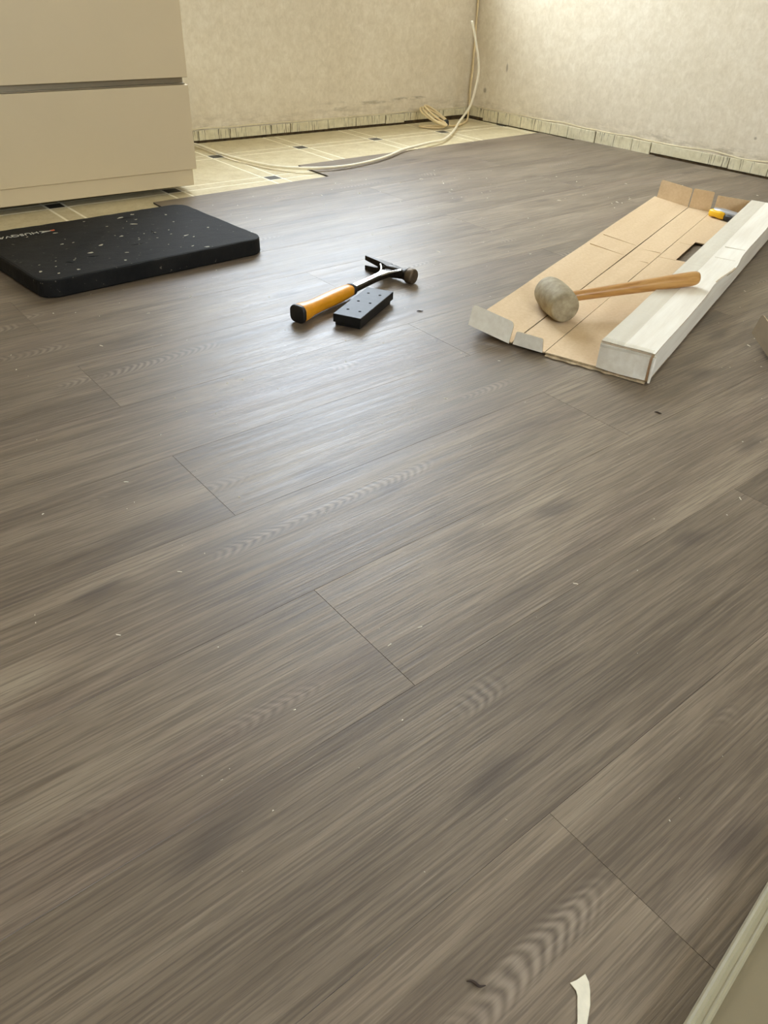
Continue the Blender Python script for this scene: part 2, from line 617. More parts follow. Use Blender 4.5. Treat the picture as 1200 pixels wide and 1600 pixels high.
def window(name, p0, d, win):
    s, w, z0, z1 = win
    o = empty(name, (p0.x, p0.y, 0), math.atan2(d.y, d.x))
    tag(o, 'unseen white framed casement window letting in daylight', None, None, 'structure')
    y0, y1 = -0.14, -0.08
    f = 0.055
    bm = bmesh.new()
    add_box(bm, (s, y0, z0), (s + f, y1, z1))
    add_box(bm, (s + w - f, y0, z0), (s + w, y1, z1))
    add_box(bm, (s + f, y0, z0), (s + w - f, y1, z0 + f))
    add_box(bm, (s + f, y0, z1 - f), (s + w - f, y1, z1))
    add_box(bm, (s + w / 2 - 0.03, y0, z0 + f), (s + w / 2 + 0.03, y1, z1 - f))
    bm_obj('window_frame', bm, M['frame'], o)
    box('pane', (s + f, -0.113, z0 + f), (s + w / 2 - 0.03, -0.107, z1 - f), M['glass'], o)
    box('pane', (s + w / 2 + 0.03, -0.113, z0 + f), (s + w - f, -0.107, z1 - f), M['glass'], o)
    box('window_sill', (s - 0.03, -0.08, z0 - 0.025), (s + w + 0.03, 0.03, z0), M['frame'], o, 0.004)
    return o


window('window_1', CORNER, d_back, WIN_BACK)
window('fill_window', FRONT_L, d_front, WIN_FILL)  # added unseen window, brightens faces turned towards the camera

# ------------------------------------------------------------------ floor: sub-floor, laminate planks, old tiles
floor = prism('floor', [CORNER, BACK_L, FRONT_L, RIGHT_F], -0.06, -0.0085, M['screed'])
tag(floor, 'grey brown laminate laid over an old cream tiled floor', None, None, 'structure')

ROW0, PW, PL, PT = 0.9165, 0.18, 1.20, 0.0055


def right_x(y):
    return 2.760 + 0.0747 * (2.783 - y)


def plank_mesh(L, cut=0.0):
    g = 0.00007
    b = 0.00028
    z1, z0 = 0.0, -PT
    v = [(g, g, z0), (L - g, g, z0), (L - g, PW - g, z0), (g, PW - g, z0),
         (g, g, z1 - b), (L - g, g, z1 - b), (L - g, PW - g, z1 - b), (g, PW - g, z1 - b),
         (g + b, g + b, z1), (L - g - b, g + b, z1), (L - g - b, PW - g - b, z1), (g + b, PW - g - b, z1)]
    v = [(q[0] - (cut * q[1] / PW if q[0] > L / 2 else 0.0), q[1], q[2]) for q in v]
    f = [(3, 2, 1, 0), (0, 1, 5, 4), (1, 2, 6, 5), (2, 3, 7, 6), (3, 0, 4, 7),
         (4, 5, 9, 8), (5, 6, 10, 9), (6, 7, 11, 10), (7, 4, 8, 11), (8, 9, 10, 11)]
    me = bpy.data.meshes.new('plank')
    me.from_pydata(v, [], f)
    me.materials.append(M['plank'])
    me.materials.append(M['core'])
    for i in range(5):
        me.polygons[i].material_index = 1
    me.update()
    return me


full_plank = plank_mesh(PL)


def plank(x0, x1, y, cut=0.0):
    L = x1 - x0
    me = full_plank if abs(L - PL) < 1e-4 else plank_mesh(L, cut)
    o = bpy.data.objects.new('plank', me)
    COL.objects.link(o)
    o.location = (x0, y, 0.0)
    o.parent = floor
    return o


for k in range(-15, 8):
    y = ROW0 + PW * k
    base = 0.370 if k % 2 else 0.970
    xs = [base + PL * i for i in range(-4, 4)]
    xend = right_x(y) - (0.017 if k in (2, 3, 4) else 0.007)
    start = {6: 0.935, 7: 1.548}.get(k, -1.59)
    for a in xs:
        x0, x1 = max(a, start), min(a + PL, xend)
        if k == 6 and abs(a - 0.970) < 0.01:
            x0 = 0.935
        if k == 7 and abs(a - 1.570) < 0.01:
            x0 = 1.548
        if x1 - x0 > 0.05 and not (k == 6 and a < 0.9) and not (k == 7 and a < 1.5):
            plank(x0, x1, y, 0.0747 * PW if x1 == xend else 0.0)

# old tiles: big cream squares, narrow strips and dark inserts on a grout bed
T0 = Vector((1.383, 2.628))
E1 = Vector((0.346, -0.014))
E2 = Vector((-0.007, 0.359))
TZ = -0.005
gb = prism('grout_bed', [(-1.58, 1.99), (2.755, 1.99), (2.755, 2.772), (-1.58, 3.03)], -0.0085, TZ - 0.0004, M['grout'], floor)
gb['label'] = 'pale grout between the cream tiles'
ang = math.atan2(E1.y, E1.x)


def back_y(x):
    return 2.783 + 0.0617 * (2.760 - x) - 0.012


def tile_piece(name, c, w, h, mat):
    """axis-along-lattice rectangle, clipped at the walls and the laid planks"""
    u = E1.normalized()
    v = E2.normalized()
    pts = [c + u * (sx * w / 2) + v * (sy * h / 2) for sx, sy in ((-1, -1), (1, -1), (1, 1), (-1, 1))]

    def clip(pts, f):
        out = []
        for i in range(len(pts)):
            a, b = pts[i], pts[(i + 1) % len(pts)]
            fa, fb = f(a), f(b)
            if fa >= 0:
                out.append(a)
            if fa * fb < 0:
                out.append(a + (b - a) * (fa / (fa - fb)))
        return out
    pts = clip(pts, lambda q: back_y(q.x) - q.y)
    pts = clip(pts, lambda q: right_x(q.y) - 0.012 - q.x) if pts else pts
    pts = clip(pts, lambda q: q.y - 1.85) if pts else pts
    if len(pts) < 3:
        return
    mx, my = sum(q.x for q in pts) / len(pts), sum(q.y for q in pts) / len(pts)
    top = max(q.y for q in pts)
    lo = min(q.x for q in pts)
    if top < 2.0 or (top < 2.18 and lo > 0.95) or (top < 2.36 and lo > 1.58) or mx < -1.45:
        return
    if 0.2 < mx < 0.9 and my > 2.55:
        return                                       # under the cabinet
    bm = bmesh.new()
    vs = [bm.verts.new((q.x - mx, q.y - my, -0.0025)) for q in pts]
    f = bm.faces.new(vs)
    r = bmesh.ops.extrude_face_region(bm, geom=[f])
    for e in r['geom']:
        if isinstance(e, bmesh.types.BMVert):
            e.co.z = 0.0
    o = bm_obj(name, bm, mat, floor)
    o.location = (mx, my, TZ)
    return o


GAP = 0.0075
SW = 0.050
for i in range(-8, 5):
    for j in range(-3, 2):
        c = T0 + E1 * i + E2 * j
        tile_piece('tile_insert', c, SW - GAP, SW - GAP, M['insert'])
        tile_piece('tile_strip', c + E1 * 0.5, 0.346 - SW - GAP, SW - GAP, M['tile'])
        tile_piece('tile_strip', c + E2 * 0.5, SW - GAP, 0.359 - SW - GAP, M['tile'])
        tile_piece('tile', c + E1 * 0.5 + E2 * 0.5, 0.346 - SW - GAP, 0.359 - SW - GAP, M['tile'])

# ------------------------------------------------------------------ skirting: what is left of it, piece by piece
def skirting(name, p0, d, cuts, z0, z1, th, label, jag):
    n = Vector((-d.y, d.x))
    o = empty(name, (p0.x, p0.y, 0), math.atan2(d.y, d.x))
    tag(o, label, None, None, 'structure')
    for q, (a, b) in enumerate(zip(cuts[:-1], cuts[1:])):
        t = th + random.uniform(-0.0015, 0.002)
        za = z0[q] if isinstance(z0, list) else z0
        bm = bmesh.new()
        add_box(bm, (a + 0.0016, 0.0042, za + random.uniform(-0.001, 0.001)), (b - 0.0016, t, z1 + random.uniform(-0.0012, 0.0012)), 0.0008)
        bm_obj('skirting_tile', bm, M['skirt'], o)
    # torn lower edge of the wallpaper
    L = cuts[-1] - cuts[0]
    nseg = int(L / 0.018)
    verts, faces = [], []
    for i in range(nseg + 1):
        s = cuts[0] + L * i / nseg
        h = z1 + 0.0012 + jag * max(0, mnoise.noise(Vector((s * 9.0, 0, jag * 90))) + 0.25)
        bul = 0.0015 + 0.004 * max(0, mnoise.noise(Vector((s * 14.0, 4.0, 0))))
        for (yy, zz) in ((0.0006, h + 0.004), (bul, h + 0.0008), (bul, h), (0.0006, h)):
            verts.append((s, yy, zz))
    for i in range(nseg):
        for e in range(3):
            k = i * 4 + e
            faces.append((k, k + 4, k + 5, k + 1))
    pe = mesh_obj('wallpaper_edge', verts, faces, M['paperedge'], o)
    pe['label'] = 'torn pale paper edge'
    return o


def along(p0, d, pts):
    return [(Vector(p) - p0).dot(d) for p in pts]


cuts_b = sorted([0.010] + along(CORNER, d_back, [(1.44, 2.863), (1.568, 2.856), (1.744, 2.845), (1.83, 2.839), (2.003, 2.829), (2.141, 2.82), (2.291, 2.811), (2.39, 2.805), (2.605, 2.792), (2.724, 2.784)])) + [1.45, 1.60]
sk_b = skirting('baseboard_back', CORNER, d_back, cuts_b, [0.011, 0.011, 0.007] + [0.003] * 12, 0.036, 0.009, 'scraped cream skirting tiles along the far wall', 0.004)
mb = box('mortar_line', (0.008, 0.0006, -0.0085), (1.62, 0.0040, 0.0335), M['mortar'], sk_b)
mb['label'] = 'dark crumbling mortar behind and under the skirting tiles'
rw_len = (CORNER - RIGHT_F).length
cuts_r = sorted([rw_len - 0.010] + along(RIGHT_F, d_right, [(2.753, 2.69), (2.76, 2.605), (2.771, 2.476), (2.792, 2.229), (2.803, 2.095), (2.818, 1.926), (2.825, 1.843), (2.852, 1.527), (2.864, 1.382), (2.88, 1.18), (2.89, 1.0)]))
z0s = [-0.002] * len(cuts_r)
for q in range(4):
    z0s[q] = 0.006
z0s[-2] = 0.008
sk_r = skirting('baseboard_right', RIGHT_F, d_right, cuts_r, z0s, 0.042, 0.008, 'scraped cream skirting tiles along the right wall', 0.007)
mr = box('mortar_line', (cuts_r[0], 0.0006, -0.0085), (rw_len - 0.008, 0.0040, 0.0395), M['mortar'], sk_r)
mr['label'] = 'dark crumbling mortar behind and under the skirting tiles'

# ------------------------------------------------------------------ drawer cabinet at the left
cab_ang = math.atan2(-0.07, 1.0)
cab = empty('drawer_cabinet', (1.106, 2.228, -0.005), cab_ang)     # local: x to the left is negative, y into the wall
tag(cab, 'beige handleless drawer cabinet standing on the old tiles', 'cabinet')
CW = 1.0
box('body', (-CW + 0.002, 0.0215, 0.0745), (-0.006, 0.600, 0.80), M['carcass'], cab)
box('plinth', (-CW + 0.004, 0.006, 0.0205), (-0.010, 0.022, 0.0640), M['lacquer'], cab, 0.0008)
box('plinth_side', (-0.026, 0.0225, 0.0205), (-0.010, 0.56, 0.0740), M['lacquer'], cab, 0.0008)
for z0, z1 in ((0.0655, 0.2845), (0.3030, 0.522), (0.5405, 0.7595)):
    box('drawer_front', (-CW, 0.0, z0), (0.0, 0.019, z1), M['lacquer'], cab, 0.0010, 2)
for z in (0.2845, 0.522):
    bm = bmesh.new()
    add_box(bm, (-CW + 0.002, 0.0195, z - 0.004), (-0.008, 0.0212, z + 0.026))
    add_box(bm, (-CW + 0.002, 0.004, z + 0.001), (-0.008, 0.0205, z + 0.0035))
    ch = bm_obj('grip_channel', bm, M['alu'], cab)
    ch['label'] = 'shiny recessed grip channel between the drawers'
for x in (-0.10, -0.5, -0.9):
    for y in (0.12, 0.50):
        bm = bmesh.new()
        loft(bm, [[(x + 0.018 * math.cos(a * math.pi / 6), y + 0.018 * math.sin(a * math.pi / 6), z) for a in range(12)] for z in (0.0002, 0.0740)])
        bm_obj('leg', bm, M['rubberblack'], cab)

# ------------------------------------------------------------------ kneeling pad
def rounded_poly(corners, r, seg=7):
    out = []
    n = len(corners)
    for i in range(n):
        p, a, b = Vector(corners[i]), Vector(corners[i - 1]), Vector(corners[(i + 1) % n])
        u, v = (a - p).normalized(), (b - p).normalized()
        half = math.acos(max(-1, min(1, u.dot(v)))) / 2
        t = r / math.tan(half)
        s, e = p + u * t, p + v * t
        c = p + (u + v).normalized() * (r / math.sin(half))
        a0 = math.atan2(s.y - c.y, s.x - c.x)
        a1 = math.atan2(e.y - c.y, e.x - c.x)
        while a1 - a0 > math.pi:
            a1 -= 2 * math.pi
        while a1 - a0 < -math.pi:
            a1 += 2 * math.pi
        for k in range(seg + 1):
            t_ = a0 + (a1 - a0) * k / seg
            out.append((c.x + r * math.cos(t_), c.y + r * math.sin(t_)))
    return out


PAD_O = Vector((0.69, 1.80))
pad = empty('kneeling_pad', (PAD_O.x, PAD_O.y, 0.0))
tag(pad, 'black foam kneeling pad spotted with paint in front of the cabinet', 'kneeling pad')
pc = [(0.428, 1.602), (0.967, 1.620), (0.938, 1.994), (0.395, 1.994)]
loc = [(p[0] - PAD_O.x, p[1] - PAD_O.y) for p in pc]
outline = rounded_poly(loc, 0.038)
PADH = 0.038
dense = []
for i in range(len(outline)):
    a, b = Vector(outline[i]), Vector(outline[(i + 1) % len(outline)])
    m = max(1, int((b - a).length / 0.02))
    for k in range(m):
        dense.append(a + (b - a) * k / m)
bm = bmesh.new()
rings = []
for (ins, z) in ((0.004, 0.0005), (0.0, 0.004), (0.0005, PADH - 0.005), (0.002, PADH - 0.0015), (0.006, PADH)):
    ring = []
    for i, p in enumerate(dense):
        d = (-p).normalized() * ins
        w = 0.0012 * mnoise.noise(Vector((p.x * 40, p.y * 40, z * 60)))
        ring.append((p.x + d.x + w, p.y + d.y + w, z + (0.6 * w if z > PADH - 0.003 else 0)))
    rings.append(ring)
loft(bm, rings, cap=True)
slab = bm_obj('foam_slab', bm, M['foam'], pad)
random.seed(5)
for q in range(46):
    x, y = random.uniform(-0.24, 0.24), random.uniform(-0.17, 0.17)
    rr = random.choice((0.0010, 0.0012, 0.0016, 0.0024, 0.0032))
    pts = []
    fa, fl = random.uniform(-0.6, 0.6), random.choice((1.0, 1.3, 2.2, 3.0))
    for k in range(7):
        a = 2 * math.pi * k / 7
        s = rr * random.uniform(0.5, 1.3)
        ex, ey = s * fl * math.cos(a), s * math.sin(a)
        pts.append((x + ex * math.cos(fa) - ey * math.sin(fa), y + ex * math.sin(fa) + ey * math.cos(fa)))
    prism('paint_fleck', pts, PADH - 0.0004, PADH + 0.0006, M['paint'], pad)
# gouges pressed into the foam: shallow crescent lips
for (x, y, r, a0, a1) in ((0.115, -0.01, 0.045, 2.3, 3.6), (0.0, -0.02, 0.05, 4.3, 5.2), (-0.19, -0.13, 0.03, 0.4, 1.2), (0.07, 0.09, 0.05, 1.2, 2.0), (-0.10, -0.06, 0.04, 4.0, 4.8)):
    path = [Vector((x + r * math.cos(a0 + (a1 - a0) * k / 10), y + r * math.sin(a0 + (a1 - a0) * k / 10), PADH - 0.0004)) for k in range(11)]
    tube('gouge_lip', path, lambda t: 0.0002 + 0.0016 * math.sin(math.pi * t), M['foam'], pad, 6)


def text_part(name, body, size, mat, parent, loc, rz, depth=0.0004):
    cu = bpy.data.curves.new(name, 'FONT')
    cu.body = body
    cu.size = size
    cu.extrude = depth
    cu.space_character = 1.02
    t = bpy.data.objects.new(name, cu)
    COL.objects.link(t)
    bpy.context.view_layer.update()
    dg = bpy.context.evaluated_depsgraph_get()
    me = bpy.data.meshes.new_from_object(t.evaluated_get(dg))
    bpy.data.objects.remove(t)
    me.materials.clear()
    me.materials.append(mat)
    o = bpy.data.objects.new(name, me)
    COL.objects.link(o)
    o.parent = parent
    o.location = loc
    o.rotation_euler = (0, 0, rz)
    return o


tx = text_part('lettering', 'HUSQVARNA', 0.0215, M['letter'], pad, (0.538 - PAD_O.x, 1.940 - PAD_O.y, PADH + 0.0004), math.pi)
tx.scale = (1.06, 1.0, 1.0)
tx['label'] = 'white brand lettering, upside down'
lx, ly = 0.561 - PAD_O.x, 1.932 - PAD_O.y
prism('emblem', [(lx - 0.020, ly + 0.007), (lx - 0.002, ly + 0.002), (lx + 0.006, ly - 0.001), (lx - 0.002, ly - 0.003), (lx - 0.020, ly - 0.007), (lx - 0.012, ly)], PADH - 0.0004, PADH + 0.0006, M['letter'], pad)
prism('emblem_dot', [(lx + 0.004, ly + 0.003), (lx + 0.014, ly + 0.004), (lx + 0.014, ly - 0.003), (lx + 0.006, ly - 0.004)], PADH - 0.0004, PADH + 0.0008, M['orange'], pad)

# ------------------------------------------------------------------ claw hammer
ham = empty('claw_hammer', (0.789, 1.221, 0.0), math.atan2(0.284, 0.959))
ham.scale = (1.032, 1.0, 1.0)
tag(ham, 'steel claw hammer with a yellow grip lying on the laminate', 'hammer')
bm = bmesh.new()
gz = 0.0185
prof = [(0.006, 0.0185, 0.0172), (0.010, 0.0186, 0.0173), (0.022, 0.0180, 0.0165), (0.040, 0.0152, 0.0140), (0.065, 0.0145, 0.0132),
        (0.095, 0.0155, 0.0138), (0.120, 0.0158, 0.0138), (0.145, 0.0150, 0.0130), (0.160, 0.0140, 0.0122), (0.168, 0.0132, 0.0115)]
loft(bm, [superring(x, 0, gz, a, b, 28, 2.8) for x, a, b in prof])
bm_obj('grip', bm, M['yellow'], ham, True)
bm = bmesh.new()
loft(bm, [superring(x, 0, gz, a, b, 28, 3.2) for x, a, b in ((-0.001, 0.0165, 0.0155), (0.0, 0.0182, 0.0172), (0.003, 0.0188, 0.0176), (0.0062, 0.0188, 0.0176), (0.0066, 0.0180, 0.0168))])
bc = bm_obj('butt_cap', bm, M['rubberblack'], ham, True)
bm = bmesh.new()
loft(bm, [superring(x, 0, gz, a, b, 24, 2.6) for x, a, b in ((0.1675, 0.0138, 0.0121), (0.176, 0.0135, 0.0118), (0.178, 0.0118, 0.0100))])
bm_obj('collar', bm, M['rubberblack'], ham, True)
# neck: flattened I-beam that fans out into the head
bm = bmesh.new()
nk = [(0.176, 0.0100, 0.0065), (0.20, 0.0092, 0.0060), (0.23, 0.0084, 0.0058), (0.255, 0.0082, 0.0058), (0.280, 0.0088, 0.0062), (0.298, 0.0105, 0.0066), (0.316, 0.0140, 0.0072)]
loft(bm, [superring(x, 0, gz - 0.001, a, b, 24, 4.0) for x, a, b in nk])
bm_obj('neck', bm, M['steel_dark'], ham, False)
bm = bmesh.new()
vs = [(0.182, 0.0068), (0.255, 0.0058), (0.296, 0.0076), (0.296, -0.0076), (0.255, -0.0058), (0.182, -0.0068)]
va = [bm.verts.new((x, y, gz + 0.0045)) for x, y in vs]
vb = [bm.verts.new((x, y, gz + 0.0066)) for x, y in vs]
bm.faces.new(va)
bm.faces.new(vb)
for i in range(6):
    bm.faces.new((va[i], va[(i + 1) % 6], vb[(i + 1) % 6], vb[i]))
pol = bm_obj('polished_web', bm, M['steel'], ham)
pol['label'] = 'bright polished face of the neck'
box('maker_stamp', (0.226, -0.003, gz + 0.0062), (0.258, 0.003, gz + 0.0070), M['red'], ham)
# ribs forking to poll and claw
for s, tip in ((1, 0.030), (-1, -0.028)):
    path = catmull([(0.270, s * 0.004, gz + 0.003), (0.292, s * 0.010, gz + 0.005), (0.308, s * 0.020, gz + 0.007), (0.318, tip, gz + 0.009)], 6)
    tube('rib', path, 0.0028, M['steel'], ham, 8)
# head: eye block, poll and face
bm = bmesh.new()
hc = []
for y, r, e, dx in ((0.022, 0.0105, 3.5, 0.0), (0.010, 0.0120, 3.5, 0.0), (-0.006, 0.0125, 3.0, 0.0), (-0.018, 0.0112, 2.4, 0.0), (-0.030, 0.0108, 2.1, 0.0), (-0.038, 0.0125, 2.0, 0.0), (-0.042, 0.0160, 2.0, 0.0)):
    hc.append([(0.3235 + p[1], y, 0.0168 + p[2]) for p in superring(0, 0, 0, r, r * 1.06, 24, e)])
loft(bm, hc)
bm_obj('poll', bm, M['steel_dark'], ham, True)
bm = bmesh.new()
hc = []
for y, r in ((-0.0415, 0.0158), (-0.044, 0.0166), (-0.056, 0.0166), (-0.0585, 0.0152), (-0.0592, 0.010)):
    hc.append([(0.3235 + p[1], y, 0.0168 + p[2]) for p in superring(0, 0, 0, r, r, 28, 2.0)])
loft(bm, hc)
bm_obj('striking_face', bm, M['steel_face'], ham, True)
# claw: web plate and two prongs, one above the other
def claw_section(y, z0, z1, xt):
    xo = 0.3345 - 0.10 * max(0, y - 0.03) ** 1.0 * 0.25       # outer edge bends a little towards the handle
    return [(xo - xt, y, z0), (xo, y, z0), (xo, y, z1), (xo - xt, y, z1)]
bm = bmesh.new()
loft(bm, [claw_section(y, 0.0168 - h, 0.0168 + h, t) for y, h, t in ((0.008, 0.0125, 0.022), (0.022, 0.0138, 0.016), (0.036, 0.0150, 0.0125), (0.040, 0.0152, 0.0118))])
bm_obj('claw_root', bm, M['steel_dark'], ham)
for s in (1, -1):
    bm = bmesh.new()
    secs = []
    for y, a, b, t in ((0.0385, 0.0015, 0.0152, 0.0118), (0.052, 0.0028, 0.0156, 0.0090), (0.066, 0.0044, 0.0160, 0.0060), (0.082, 0.0062, 0.0164, 0.0025)):
        z0, z1 = sorted((0.0168 + s * a, 0.0168 + s * b))
        secs.append(claw_section(y, z0, z1, t))
    loft(bm, secs)
    bm_obj('claw_prong', bm, M['steel_dark'], ham)

# ------------------------------------------------------------------ tapping block
bl_ang = math.atan2(1.205 - 1.126, 1.020 - 0.872)
blk = empty('tapping_block', (0.857, 1.150, 0.0), bl_ang)
tag(blk, 'black plastic tapping block with small holes beside the hammer', 'tapping block')
BL, BW, BH = 0.166, 0.060, 0.024
ctr = Vector((0.9295, 1.1875))
blk.location = (ctr.x, ctr.y, 0)
bm = bmesh.new()
add_box(bm, (-BL / 2, -BW / 2, 0.007), (BL / 2, BW / 2, BH), 0.0012, 2)
body = bm_obj('body', bm, M['block'], blk)
box('base_rib', (-BL / 2 + 0.004, -BW / 2 + 0.003, 0.0), (BL / 2 - 0.008, BW / 2 - 0.003, 0.0072), M['block'], blk, 0.0008)
for i, x in enumerate((-0.050, 0.0, 0.050)):
    for y in (-0.013, 0.013):
        bm = bmesh.new()
        loft(bm, [[(x + r * math.cos(a * math.pi / 7), y + r * math.sin(a * math.pi / 7), z) for a in range(14)] for r, z in ((0.0030, BH - 0.001), (0.0030, BH + 0.0002), (0.0022, BH + 0.0003))])
        bm_obj('hole_shade', bm, M['hole_shade'], blk)  # raised black disc painted as hole shade, nothing is recessed

# ------------------------------------------------------------------ opened plank cartons
CT = 0.0026


def panel(name, p00, p10, p11, p01, parent, inner_up=True, sub=(1, 1), bulge=None, torn=False, label=None, both=None):
    """cardboard sheet between four corners; the +normal side is kraft when inner_up"""
    P = [Vector(p) for p in (p00, p10, p11, p01)]
    n = (P[1] - P[0]).cross(P[3] - P[0]).normalized()
    nu, nv = sub
    grid = []
    for i in range(nu + 1):
        row = []
        for j in range(nv + 1):
            a, b = i / nu, j / nv
            q = (P[0] * (1 - a) + P[1] * a) * (1 - b) + (P[3] * (1 - a) + P[2] * a) * b
            if bulge:
                q = q + bulge(a, b)
            row.append(q)
        grid.append(row)
    verts, faces, fm = [], [], []
    W = nv + 1
    for row in grid:
        for q in row:
            verts.append(q + n * CT / 2)
    off = len(verts)
    for row in grid:
        for q in row:
            verts.append(q - n * CT / 2)
    top, bot = (0, 1) if inner_up else (1, 0)
    if both is not None:
        top = bot = both
    for i in range(nu):
        for j in range(nv):
            a = i * W + j
            faces.append((a, a + W, a + W + 1, a + 1))
            fm.append(top)
            faces.append((off + a, off + a + 1, off + a + W + 1, off + a + W))
            fm.append(bot)
    for i in range(nu):
        for j in (0, nv):
            a = i * W + j
            faces.append((a, a + W, off + a + W, off + a))
            fm.append(2)
    for j in range(nv):
        for i in (0, nu):
            a = i * W + j
            faces.append((a, a + 1, off + a + 1, off + a))
            fm.append(2)
    bm = bmesh.new()
    me = bpy.data.meshes.new(name)
    me.from_pydata([tuple(v) for v in verts], [], faces)
    me.polygons.foreach_set('material_index', fm)
    bm.from_mesh(me)
    bpy.data.meshes.remove(me)
    o = bm_obj(name, bm, None, parent, False, [M['kraft'], M['white'], M['torn']])
    if label:
        o['label'] = label
    return o


def flap(name, a, b, h, lean, parent, into, taper=0.0, rnd=0.010, label=None, both=False):
    """end flap standing on the edge a-b, height h, leaning by angle 'lean' from vertical towards 'into'"""
    a, b = Vector(a), Vector(b)
    e = (b - a)
    L = e.length
    e.normalize()
    up = (Vector((0, 0, 1)) * math.cos(lean) + Vector(into) * math.sin(lean)).normalized()
    n = e.cross(up).normalized()
    if n.dot(Vector(into)) < 0:
        n = -n
    pts = [(0, 0), (L, 0)]
    for k in range(5):
        t = math.pi / 2 * k / 4
        pts.append((L - taper - rnd + rnd * math.cos(t), h - rnd + rnd * math.sin(t)))
    for k in range(5):
        t = math.pi / 2 * k / 4
        pts.append((taper + rnd - rnd * math.sin(t), h - rnd + rnd * math.cos(t)))
    bm = bmesh.new()
    f = [bm.verts.new(a + e * x + up * y + n * CT / 2) for x, y in pts]
    g = [bm.verts.new(a + e * x + up * y - n * CT / 2) for x, y in pts]
    ff = bm.faces.new(f)
    gg = bm.faces.new(g)
    ff.material_index = 0
    gg.material_index = 0 if both else 1
    for i in range(len(pts)):
        j = (i + 1) % len(pts)
        q = bm.faces.new((f[i], f[j], g[j], g[i]))
        q.material_index = 2
    o = bm_obj(name, bm, None, parent, False, [M['kraft'], M['white'], M['torn']])
    if label:
        o['label'] = label
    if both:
        o.data.materials[0] = M['shaded_card']  # this flap's shade is put into its card colour
    return o


CLEN = 1.232


